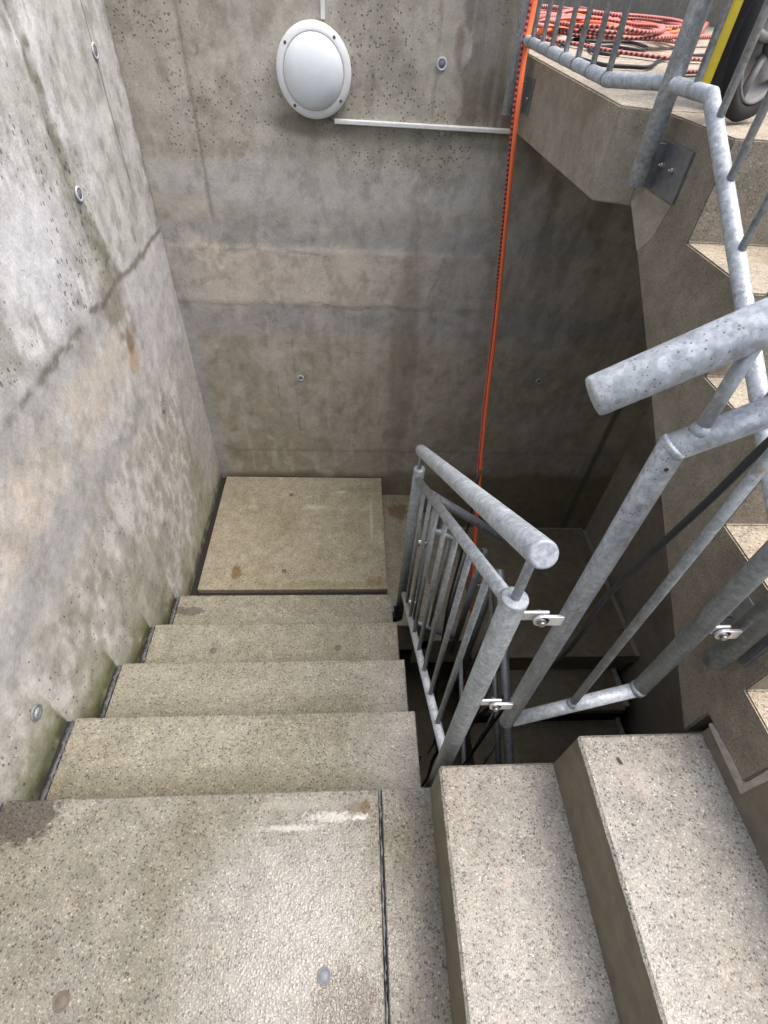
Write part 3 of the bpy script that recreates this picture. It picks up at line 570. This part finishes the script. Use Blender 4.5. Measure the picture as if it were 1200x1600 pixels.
# ------------------------------------------------------------ wall lamp and trunking
lp = thing('wall_lamp', 'round white bulkhead lamp with opal dome on the far wall', 'lamp', (0, 0, 0))
LC = (.692, YB - .004, 1.190)
obj('lamp_base', lathe(bmesh.new(), LC, (0, -1, 0), [(.0, 0), (.138, .0), (.1405, .006), (.1405, .030), (.136, .038), (.118, .044), (.1135, .044), (.112, .036), (0, .030)], 64), M['white'], lp)
obj('diffuser', lathe(bmesh.new(), LC, (0, -1, 0), [(.112, .030), (.111, .047), (.106, .058), (.095, .070), (.078, .081), (.055, .089), (.03, .094), (0, .0955)], 64), M['lens'], lp)
for a in (52, 142, 232, 322):
    a = R_(a); c = (LC[0] + .1265 * math.cos(a), LC[1] - .041, LC[2] + .1265 * math.sin(a))
    obj('screw', lathe(bmesh.new(), c, (0, -1, 0), [(.0055, 0), (.0055, .0015), (.004, .0028), (0, .003)], 14), M['screw'], lp)
c1 = obj('cable_trunking', box(bmesh.new(), .722, .737, YB - .013, YB + .002, 1.333, ZT - .01, .002), M['trunk']); tag(c1, 'short vertical white cable trunking above the round lamp', 'trunking')
c2 = thing('cable_trunking', 'long horizontal white cable trunking running right from the lamp', 'trunking')
bm = box(bmesh.new(), .765, 1.505, YB - .019, YB + .002, 1.036, 1.052, .002); obj('duct', bm, M['trunk'], c2)
obj('duct_lid', box(bmesh.new(), .767, 1.503, YB - .0215, YB - .0185, 1.038, 1.050, .001), M['trunk'], c2)
obj('cable', tube(bmesh.new(), spline([(.745, YB - .02, 1.062), (.757, YB - .012, 1.05), (.770, YB - .010, 1.045)], 5), .004, 8), M['plate'], c2)
# ------------------------------------------------------------ railings
PR, TR, BR = .0215, .0135, .0075      # post, rail and baluster radii
XA, XB, YP = 1.096, 1.546, .065
def lug(parent, xa, xb, y, z):
    """two overlapping lug plates joined by a bolt, running along x"""
    mid = (xa + xb) / 2
    obj('lug_plate', box(bmesh.new(), xa, mid + .014, y + .0015, y + .0075, z - .011, z + .013, .0025), M['zinc'], parent)
    bm = bmesh.new(); box(bm, mid - .002, xb, y - .0065, y - .0005, z - .014, z + .011, .001); disc(bm, (mid, y - .0005, z - .0015), (0, -1, 0), .0128, .006, 24)
    obj('lug_plate', bm, M['zinc'], parent)
    bm = bmesh.new(); disc(bm, (mid, y - .0062, z - .0015), (0, -1, 0), .0085, .0016, 20); disc(bm, (mid, y - .0075, z - .0015), (0, -1, 0), .0058, .006, 6); disc(bm, (mid, y + .0072, z - .0015), (0, 1, 0), .0058, .008, 6)
    obj('bolt', bm, M['bolt'], parent)
# panel along the left flight
p1 = thing('stair_railing', 'galvanised railing panel with round handrail beside the left steps, in the centre of the picture', 'railing', (XA, YP, -.1))
tobj('post', [(XA, YP, -.60), (XA, YP, .771)], PR, M['galv_dark'], p1, 32)
obj('post_cap', lathe(bmesh.new(), (XA, YP, .7705), (0, 0, 1), [(PR * 1.0, 0), (PR * .98, .0022), (PR * .8, .0028), (0, .003)], 32), M['galv_pale'], p1)
tobj('post', [(XA, 1.030, -.86), (XA, 1.030, .185)], PR, M['galv_dark'], p1, 24)
obj('post_cap', lathe(bmesh.new(), (XA, 1.030, .1845), (0, 0, 1), [(PR, 0), (PR * .97, .003), (0, .0035)], 24), M['galv_pale'], p1)
tobj('handrail', [(XA, .045, .906), (XA, 1.045, .262)], PR, M['galv_pale'], p1, 32, .004)
tobj('top_rail', [(XA, YP + .012, .745), (XA, 1.02, .140)], TR, M['galv'], p1, 20)
tobj('bottom_rail', [(XA, YP + .01, .005), (XA, .975, -.560)], TR, M['galv_pale'], p1, 20)
tobj('handrail_stem', [(XA, YP, .77), (XA, YP, .893)], .0075, M['galv'], p1, 12); tobj('handrail_stem', [(XA, 1.03, .185), (XA, 1.03, .27)], .0075, M['galv'], p1, 12)
for k in range(1, 8):
    y = YP + k * .1165; t = (y - YP - .012) / .943
    tobj('baluster', [(XA, y, .005 - .565 * (y - YP - .01) / .9), (XA, y, .745 - .605 * t)], BR, M['galv_dark'], p1, 12)
for k in range(1, 8):
    y = YP + k * .1165; z = .005 - .565 * (y - YP - .01) / .9
    obj('weld_bead', lathe(bmesh.new(), (XA, y, z + TR * 1.05), (0, 0, 1), [(BR, .006), (BR + .0022, .003), (BR + .003, -.001), (BR + .001, -.004)], 10), M['galv_pale'], p1)
obj('weld_bead', lathe(bmesh.new(), (XA, YP + .024, .737), (0, -.84, .54), [(TR, -.006), (TR + .0025, -.001), (TR + .004, .004), (TR + .001, .010)], 20), M['galv'], p1)
obj('foot_clamp', box(bmesh.new(), XA - .045, XA + .004, 1.02, 1.07, -.89, -.84, .008), M['black'], p1)
for z, y in ((-.50, YP), (-.78, 1.03)):
    obj('base_plate', box(bmesh.new(), X1 + .001, X1 + .009, y - .05, y + .05, z - .06, z + .06, .001), M['plate'], p1)
    obj('stand_off', box(bmesh.new(), X1 + .008, XA - PR + .003, y - .004, y + .004, z - .04, z + .04), M['plate'], p1)
# panel along the middle flight
p2 = thing('stair_railing', 'narrow galvanised railing panel with thick handrail in the right foreground above the pale steps', 'railing', (1.2, YP, .25))
tobj('post', [(1.449, YP, .432), (1.449, YP, 1.225)], .0165, M['galv_dark'], p2, 24)
tobj('bent_frame_tube', [(1.202, YP, .262), (1.202, YP, 1.074), (1.455, YP, 1.228)], .0163, M['galv'], p2, 28)
tobj('bottom_rail', [(1.214, YP, .272), (1.449, YP, .428)], .0150, M['galv_pale'], p2, 24)
tobj('handrail', [(1.088, YP, 1.140), (1.50, YP, 1.395)], PR, M['galv_pale'], p2, 36, .004)
tobj('handrail_stem', [(1.222, YP, 1.09), (1.222, YP, 1.215)], .0078, M['galv'], p2, 14)
tobj('baluster', [(1.327, YP, .345), (1.327, YP, 1.15)], .0078, M['galv_dark'], p2, 14)
obj('weld_collar', tube(bmesh.new(), [(1.443, YP, .424), (1.449, YP, .434)], .0178, 24), M['galv'], p2)
lug(p2, XA + PR - .004, 1.190, YP - .002, .716); lug(p2, XA + PR - .004, 1.190, YP - .002, .368)
obj('weld_bead', lathe(bmesh.new(), (1.222, YP, 1.096), (0, 0, 1), [(.0078, .011), (.0105, .007), (.0125, .001), (.009, -.004)], 16), M['galv'], p2)
obj('weld_bead', lathe(bmesh.new(), (1.327, YP, .357), (0, 0, 1), [(.0078, .011), (.0105, .007), (.0125, .001), (.009, -.004)], 16), M['galv'], p2)
obj('weld_bead', tube(bmesh.new(), [(1.1995, YP, 1.0705), (1.2045, YP, 1.0775)], .0172, 24), M['galv'], p2)
obj('drain_hole', disc(bmesh.new(), (1.1975, YP - .0155, 1.055), (0, -1, 0), .0025, .0012, 12), M['black'], p2)
# panel along the upper flight and around the platform
p3 = thing('stair_railing', 'galvanised railing with slim balusters along the upper flight and platform edge', 'railing', (XB, .06, .6))
tobj('post', [(XB, YP, .548), (XB, YP, 1.62)], PR, M['galv_dark'], p3, 32)
tobj('post', [(XB, 1.062, 1.112), (XB, 1.062, 2.25)], PR, M['galv_pale'], p3, 32)
tobj('post', [(1.442, 2.09, 1.105), (1.442, 2.09, 2.25)], PR, M['galv_pale'], p3, 32)
def zr(y): return 1.308 - (.895 - y) * .635
br = [(XB, YP + .01, zr(YP + .01)), (XB, .885, 1.306), (XB, 1.075, 1.306), (1.450, 1.185, 1.296), (1.450, 2.10, 1.323)]
tobj('bottom_rail', br, .0150, M['galv_pale'], p3, 24, .008)
tobj('top_rail', [(x, y, z + .86) for x, y, z in br], .0150, M['galv'], p3, 20)
tobj('handrail', [(x, y, z + 1.0) for x, y, z in br], PR, M['galv_pale'], p3, 28, .004)
for y in (.2, .33, .454, .579, .704, .824): tobj('baluster', [(XB, y, zr(y)), (XB, y, zr(y) + .86)], BR, M['galv'], p3, 12)
tobj('baluster', [(XB, .955, 1.306), (XB, .955, 2.166)], BR, M['galv'], p3, 12)
for y in (1.198, 1.317, 1.444, 1.561, 1.707, 1.821, 1.949):
    z = 1.296 + (y - 1.185) / .915 * .027; tobj('baluster', [(1.45, y, z), (1.45, y, z + .86)], BR, M['galv'], p3, 12)
    obj('weld_collar', tube(bmesh.new(), [(1.45, y - .003, z), (1.45, y + .003, z)], .0158, 20), M['galv_dark'], p3)
# base plates: flat plate on the concrete, stand-off web, two bolts
def plate_x(parent, x, ypost, y0, y1, z0, z1, z2, yb):
    pl = obj('base_plate', box(bmesh.new(), x - .0075, x + .001, y0, y1, z0, z1, .001), M['plate'], parent)
    obj('stand_off', box(bmesh.new(), XB + .012, x - .007, ypost - .004, ypost + .004, z0 + .004, z2, .001), M['plate'], parent)
    for y, z in yb:
        bm = bmesh.new(); disc(bm, (x - .007, y, z), (-1, 0, 0), .0085, .002, 18); disc(bm, (x - .008, y, z), (-1, 0, 0), .0062, .008, 6); disc(bm, (x - .014, y, z), (-1, 0, 0), .0035, .007, 10)
        obj('bolt', bm, M['bolt'], pl)
plate_x(p3, X3, 1.062, .935, 1.090, 1.105, 1.205, 1.20, ((1.040, 1.160), (.985, 1.160)))
plate_x(p3, X3, .065, .045, .165, .560, .665, .655, ((.135, .60), (.09, .60)))
bm = box(bmesh.new(), 1.4915, 1.500, 1.985, 2.075, 1.12, 1.225, .001); pl = obj('base_plate', bm, M['plate'], p3)
bm = bmesh.new(); disc(bm, (1.492, 2.00, 1.165), (-1, 0, 0), .0065, .012, 6); obj('bolt', bm, M['bolt'], pl)
obj('stand_off', box(bmesh.new(), 1.46, 1.492, 2.05, 2.058, 1.13, 1.21, .001), M['plate'], p3)
lug(p3, 1.462, XB - PR + .004, YP - .002, .664)
# lower panels
p4 = thing('stair_railing', 'steel railing panel darkened for shade behind the centre panel, sloping down to the right', 'railing', (1.19, 1.03, -.9))
tobj('post', [(1.187, 1.03, -1.05), (1.187, 1.03, -.037)], .0165, M['galv_dark'], p4, 20)
tobj('post', [(1.442, 1.03, -1.25), (1.442, 1.03, -.30)], .0165, M['galv_dark'], p4, 20)
tobj('handrail', [(1.15, 1.03, .055), (1.50, 1.03, -.205)], PR * .85, M['galv'], p4, 24, .004)
tobj('top_rail', [(1.187, 1.03, -.150), (1.442, 1.03, -.320)], .0145, M['galv'], p4, 18)
tobj('bottom_rail', [(1.187, 1.03, -.90), (1.442, 1.03, -1.09)], .0145, M['galv'], p4, 18)
for x in (1.272, 1.357): tobj('baluster', [(x, 1.03, -.965 - (x - 1.272) * .74), (x, 1.03, -.21 - (x - 1.272) * .66)], BR, M['galv_dark'], p4, 10)
tobj('handrail_stem', [(1.21, 1.03, -.16), (1.21, 1.03, .01)], .0075, M['galv_dark'], p4, 10)
lug(p4, XA + PR - .004, 1.175, 1.028, -.245); lug(p4, XA + PR - .004, 1.175, 1.028, -.714)
p5 = thing('stair_railing', 'bluish steel tube railing of the lowest flight seen deep in the shaft', 'railing', (1.53, 1.03, -1.2))
tobj('post', [(1.535, 1.03, -1.62), (1.535, 1.03, -.50)], PR * .9, M['galv_dark'], p5, 20)
tobj('handrail', [(1.553, 1.04, -.46), (1.553, .06, -1.095)], PR, M['galv'], p5, 24, .004)
tobj('top_rail', [(1.535, 1.03, -.60), (1.535, .06, -1.22)], TR, M['galv_dark'], p5, 16)
tobj('bottom_rail', [(1.500, 1.03, -1.30), (1.500, .06, -1.94)], TR, M['galv_pale'], p5, 16)
for k in range(1, 8):
    y = 1.03 - k * .12; tobj('baluster', [(1.528, y, -1.31 - k * .079), (1.530, y, -.61 - k * .077)], BR, M['galv_dark'], p5, 10)
tobj('post', [(1.535, .065, -2.2), (1.535, .065, -1.2)], PR * .9, M['galv_dark'], p5, 16)
lug(p5, 1.458, 1.516, 1.028, -.58)
# ------------------------------------------------------------ hoses and cables
def ribbon(bm, pts, wid, thk, side=None, uvk=1.0, n=12, square=False, twist=0):
    """flat hose: a flattened tube with uv (around, along)"""
    uvl = bm.loops.layers.uv.verify(); pts = [Vector(p) for p in pts]; rings = []; L = 0; Ls = []
    for i, p in enumerate(pts):
        d = (pts[min(i + 1, len(pts) - 1)] - pts[max(i - 1, 0)]).normalized()
        s = Vector(side) if side else Vector((0, 0, 1)).cross(d)
        s = (s - d * s.dot(d)).normalized(); nn = d.cross(s)
        if twist: s, nn = s * math.cos(twist * i) + nn * math.sin(twist * i), nn * math.cos(twist * i) - s * math.sin(twist * i)
        if i: L += (p - pts[i - 1]).length
        Ls.append(L); rings.append([bm.verts.new(p + s * math.cos(2 * math.pi * j / n) * wid / 2 + nn * math.sin(2 * math.pi * j / n) * thk / 2) for j in range(n)])
    for i in range(len(rings) - 1):
        for j in range(n):
            k = (j + 1) % n; f = bm.faces.new((rings[i][j], rings[i][k], rings[i + 1][k], rings[i + 1][j])); f.smooth = True
            us = (j / n, (j + 1) / n, (j + 1) / n, j / n); vs = (Ls[i], Ls[i], Ls[i + 1], Ls[i + 1])
            for lp_, a, b in zip(f.loops, us, vs): lp_[uvl].uv = (a, b * uvk)
    bm.faces.new(rings[0][::-1]); bm.faces.new(rings[-1]); bmesh.ops.recalc_face_normals(bm, faces=bm.faces[:]); return bm
hp = [(1.462, 2.052, 1.75), (1.452, 2.046, 1.42), (1.445, 1.985, 1.135), (1.520, 1.88, .37), (1.548, 1.72, -.27), (1.606, 1.335, -1.326), (1.64, 1.10, -1.96), (1.65, .95, -2.40)]
_r = random.Random(3); hp = [(x + _r.uniform(-.004, .004), y + _r.uniform(-.006, .006), z) for x, y, z in hp]
h1 = thing('fire_hose', 'taut orange and black marked flat hose hanging down the stairwell before the far wall', 'hose', (1.46, 2.0, 1.4))
H = spline(hp, 10)
obj('orange_half', ribbon(bmesh.new(), [p + Vector((.0060, 0, .001)) for p in H], .0200, .010, (1, .2, 0)), M['orange'], h1)
obj('marked_half', ribbon(bmesh.new(), [p + Vector((-.0085, -.002, .0)) for p in H], .0105, .007, (1, .2, 0), 1.0), M['ladder'], h1)
rd = obj('red_hose', ribbon(bmesh.new(), spline([(1.10, .12, -.62), (1.085, .18, -1.0), (1.12, .30, -1.45), (1.22, .5, -1.9), (1.35, .8, -2.35)], 8), .022, .010), M['redrope']); tag(rd, 'dark red hose curving in the shaft below the steps', 'hose')
bc = obj('black_cable', tube(bmesh.new(), spline([(1.47, .112, 1.26), (1.37, .105, 1.095), (1.330, .102, .945), (1.303, .128, .681), (1.350, .19, .345), (1.39, .33, -.36), (1.47, .48, -1.40), (1.5, .6, -2.2)], 10), .0055, 12), M['black']); tag(bc, 'black cable slung behind the right foreground railing panel and down the shaft', 'cable')
bc = obj('black_cable', tube(bmesh.new(), spline([(1.40, .38, -.35), (1.34, .42, -.75), (1.27, .45, -1.2), (1.30, .5, -1.8), (1.28, .55, -2.3)], 8), .008, 10), M['black']); tag(bc, 'thick black cable bundle hanging in the dark shaft under the near post', 'cable')
bc = obj('black_cable', tube(bmesh.new(), spline([(1.36, 1.12, .10), (1.33, 1.0, -.25), (1.30, .9, -.65), (1.31, .75, -1.2), (1.36, .7, -1.7), (1.4, .8, -2.3)], 8), .0055, 10), M['black']); tag(bc, 'thin black cable hanging beside the orange hose below the handrail', 'cable')
bc = obj('black_cable', tube(bmesh.new(), spline([(1.36, .7, -1.7), (1.40, .55, -1.85), (1.46, .42, -1.9), (1.52, .3, -2.1), (1.5, .2, -2.3)], 8), .006, 10), M['black']); tag(bc, 'black cable crossing low in the shaft next to the blue tube', 'cable')
def on(pts, h): return [(x, y, zg(y) + .0035 + h) for x, y in pts]
HS = [
 ('orange', on([(1.70, 2.87), (1.72, 2.77), (1.94, 3.21), (2.23, 3.88), (2.76, 5.45), (3.2, 7.0)], .02), .05, 'bright orange hose running away from the balusters over the others'),
 ('pink', on([(2.05, 4.3), (2.22, 4.72), (2.39, 4.75), (2.45, 4.55), (2.47, 4.35), (2.6, 4.26), (2.71, 4.25)], .02), .07, 'farthest faded red hose loop at the top edge'),
 ('pink', on([(1.86, 3.75), (1.96, 3.88), (2.1, 3.9), (2.17, 3.75), (2.28, 3.71), (2.59, 4.07), (2.87, 4.38), (3.15, 4.6)], .015), .06, 'long pinkish hose laid towards the garden wall'),
 ('orange', on([(1.75, 3.15), (1.80, 3.28), (1.96, 3.3), (2.04, 3.09), (2.21, 3.14), (2.43, 3.38), (2.65, 3.6), (2.83, 3.95), (2.80, 4.25), (2.6, 4.2)], .015), .035, 'orange hose with a hooked end behind the balusters'),
 ('pink', on([(2.9, 6.0), (2.54, 4.36), (2.19, 3.13), (2.16, 2.83), (2.24, 2.75), (2.41, 2.85), (2.63, 3.0), (2.9, 3.2)], .035), .055, 'ladder marked red hose bent in the middle of the pile'),
 ('pink', on([(1.66, 2.62), (1.75, 2.52), (1.81, 2.43), (1.86, 2.31), (1.94, 2.25), (2.03, 2.20), (2.12, 2.20), (2.28, 2.24)], .01), .04, 'nearest ladder marked red hose lying across the slab'),
 ('pink', on([(2.45, 2.86), (2.55, 3.01), (3.0, 3.84), (3.3, 4.4)], .03), .05, 'red hose bridging to the garden wall beside the thick post'),
 ('pink', on([(1.93, 1.80), (2.01, 1.84), (2.12, 1.90), (2.3, 1.95)], .008), .035, 'short red hose end between the thick post and the machine'),
 ('pink', on([(1.70, 3.05), (1.85, 3.35), (2.0, 3.45), (2.2, 3.42), (2.35, 3.60)], .045), .06, 'faded red hose stacked over the left of the pile'),
 ('orange', on([(1.68, 2.70), (1.80, 2.82), (1.90, 2.80), (2.0, 2.95), (2.15, 3.3)], .03), .045, 'orange hose lying under the stacked red hoses at left'),
 ('pink', on([(1.78, 3.9), (1.95, 4.25), (2.15, 4.35), (2.3, 4.1), (2.5, 3.9)], .05), .07, 'upper red hose fold behind the stacked ones'),
]
def coil(cx, cy, rx, ry, turns, seed, h):
    rr = random.Random(seed); out = []; n = int(turns * 12)
    for i in range(n):
        a = 2 * math.pi * i / 12 + seed; k = 1 + .12 * math.sin(i * .7 + seed) + rr.uniform(-.05, .05)
        x = cx + rx * k * math.cos(a); y = cy + ry * k * math.sin(a); out.append((max(x, 1.64), y, zg(y) + .0035 + h + .012 * (i // 12) + rr.uniform(0, .012)))
    return out
HS += [('pink', coil(2.05, 3.05, .34, .42, 2.4, 1, .02), .045, 'wide faded red hose coil spread under the other hoses'),
       ('orange', coil(2.25, 3.35, .30, .36, 1.6, 2, .03), .035, 'round orange hose coil in the middle of the pile'),
       ('pink', coil(1.98, 2.85, .25, .30, 1.7, 4, .045), .045, 'small faded red hose coil on top of the pile'),
       ('pink', coil(2.45, 3.75, .36, .40, 1.8, 5, .03), .05, 'far right faded red hose coil towards the garden wall')]
for i, (mt, pts, wd, lb) in enumerate(HS):
    o = obj('hose', ribbon(bmesh.new(), spline(pts, 8), wd * .8, wd * .34, None, .8), M[mt]); tag(o, lb, 'hose', 'hoses piled on the platform')
CS = [([(1.62, 2.96), (1.62, 2.55), (1.61, 2.2), (1.65, 1.98), (1.69, 1.87), (1.79, 1.87), (1.87, 1.91), (2.08, 2.25), (2.4, 2.5)], 'black cable curling along the front of the hose pile'),
      ([(1.86, 3.3), (1.79, 2.88), (1.72, 2.46), (1.85, 2.75), (1.89, 2.67), (1.79, 2.29), (1.86, 2.23), (1.95, 2.4)], 'black cable loops between the balusters and the hoses'),
      ([(1.85, 2.75), (1.98, 2.73), (2.14, 2.82), (2.15, 2.63), (2.06, 2.48), (1.97, 2.53), (1.9, 2.5)], 'small black cable loop lying on the pale slab')]
for pts, lb in CS:
    o = obj('cable', tube(bmesh.new(), spline(on(pts, .006), 8), .006, 8), M['black']); tag(o, lb, 'cable', 'cables on the platform')
# ------------------------------------------------------------ machine with wheel, timber
mc = thing('wheeled_machine', 'black machine with yellow edge strip and grey rimmed wheel at the top right corner', 'machine', (1.75, 1.1, 1.25))
A0 = .533; ex = Vector((math.cos(A0), math.sin(A0), 0)); nn = Vector((math.sin(A0), -math.cos(A0), 0)); WC = Vector((1.705, .992, 1.386))
wh = obj('tyre', lathe(bmesh.new(), WC, nn, [(.102, -.024), (.122, -.028), (.130, -.022), (.132, -.014), (.127, -.003), (.117, .002), (.104, -.001), (.099, -.010), (.099, -.022), (.102, -.024)], 64), M['tyre'], mc)
obj('rim', lathe(bmesh.new(), WC, nn, [(.1005, -.010), (.1000, -.001), (.096, -.001), (.092, -.010), (.082, -.026), (.04, -.034), (.028, -.018), (.0, -.015)], 56), M['rim'], wh)
for k in range(5):
    a = 2 * math.pi * k / 5 + .5; d = ex * math.cos(a) + Vector((0, 0, 1)) * math.sin(a); sp = bmesh.new(); tube(sp, [WC + d * .02 + nn * -.016, WC + d * .06 + nn * -.012, WC + d * .096 + nn * -.008], .008, 8); obj('spoke', sp, M['rim'], wh)
obj('hub_cap', lathe(bmesh.new(), WC + nn * -.016, nn, [(.026, 0), (.024, .012), (.014, .017), (0, .018)], 24), M['black'], wh)
yb = Vector((1.782, 1.40, 1.27))
bx = bmesh.new(); prism(bx, [(1.697, 1.205), (1.79, 1.15), (2.35, 1.60), (2.30, 1.85)], 'z', 1.29, 1.95, .008); obj('casing', bx, M['casing'], mc)
obj('edge_strip', prism(bmesh.new(), [(1.690, 1.206), (1.690, 1.196), (1.706, 1.190), (1.706, 1.2015), (1.6965, 1.2065)], 'z', 1.285, 1.96, .001), M['yellow'], mc)
tbm = obj('timber_board', box(bmesh.new(), 1.508, 1.530, YB + .20, YB + .27, 1.28, 2.2, .002), M['timber']); tag(tbm, 'narrow tan timber board standing upright behind the orange hose', 'board')
# ------------------------------------------------------------ litter
def leaf(x, y, z, s, a, label):
    bm = bmesh.new(); c = []
    for t, wv in ((-1, .05), (-.5, .28), (0, .36), (.5, .25), (1, .04)):
        for sg in (-1, 1):
            px, py = t * s, sg * wv * s; c.append(bm.verts.new((x + px * math.cos(a) - py * math.sin(a), y + px * math.sin(a) + py * math.cos(a), z + .002 + .25 * s * abs(t) + .1 * s * (sg > 0))))
    for i in range(4): bm.faces.new((c[2 * i], c[2 * i + 1], c[2 * i + 3], c[2 * i + 2]))
    o = obj('leaf', bm, M['leaf']); tag(o, label, 'leaf'); sol = o.modifiers.new('thickness', 'SOLIDIFY'); sol.thickness = .0006
leaf(1.391, -.054, 2 * r, .009, 1.9, 'dark curled leaf lying near the far end of the higher pale step')
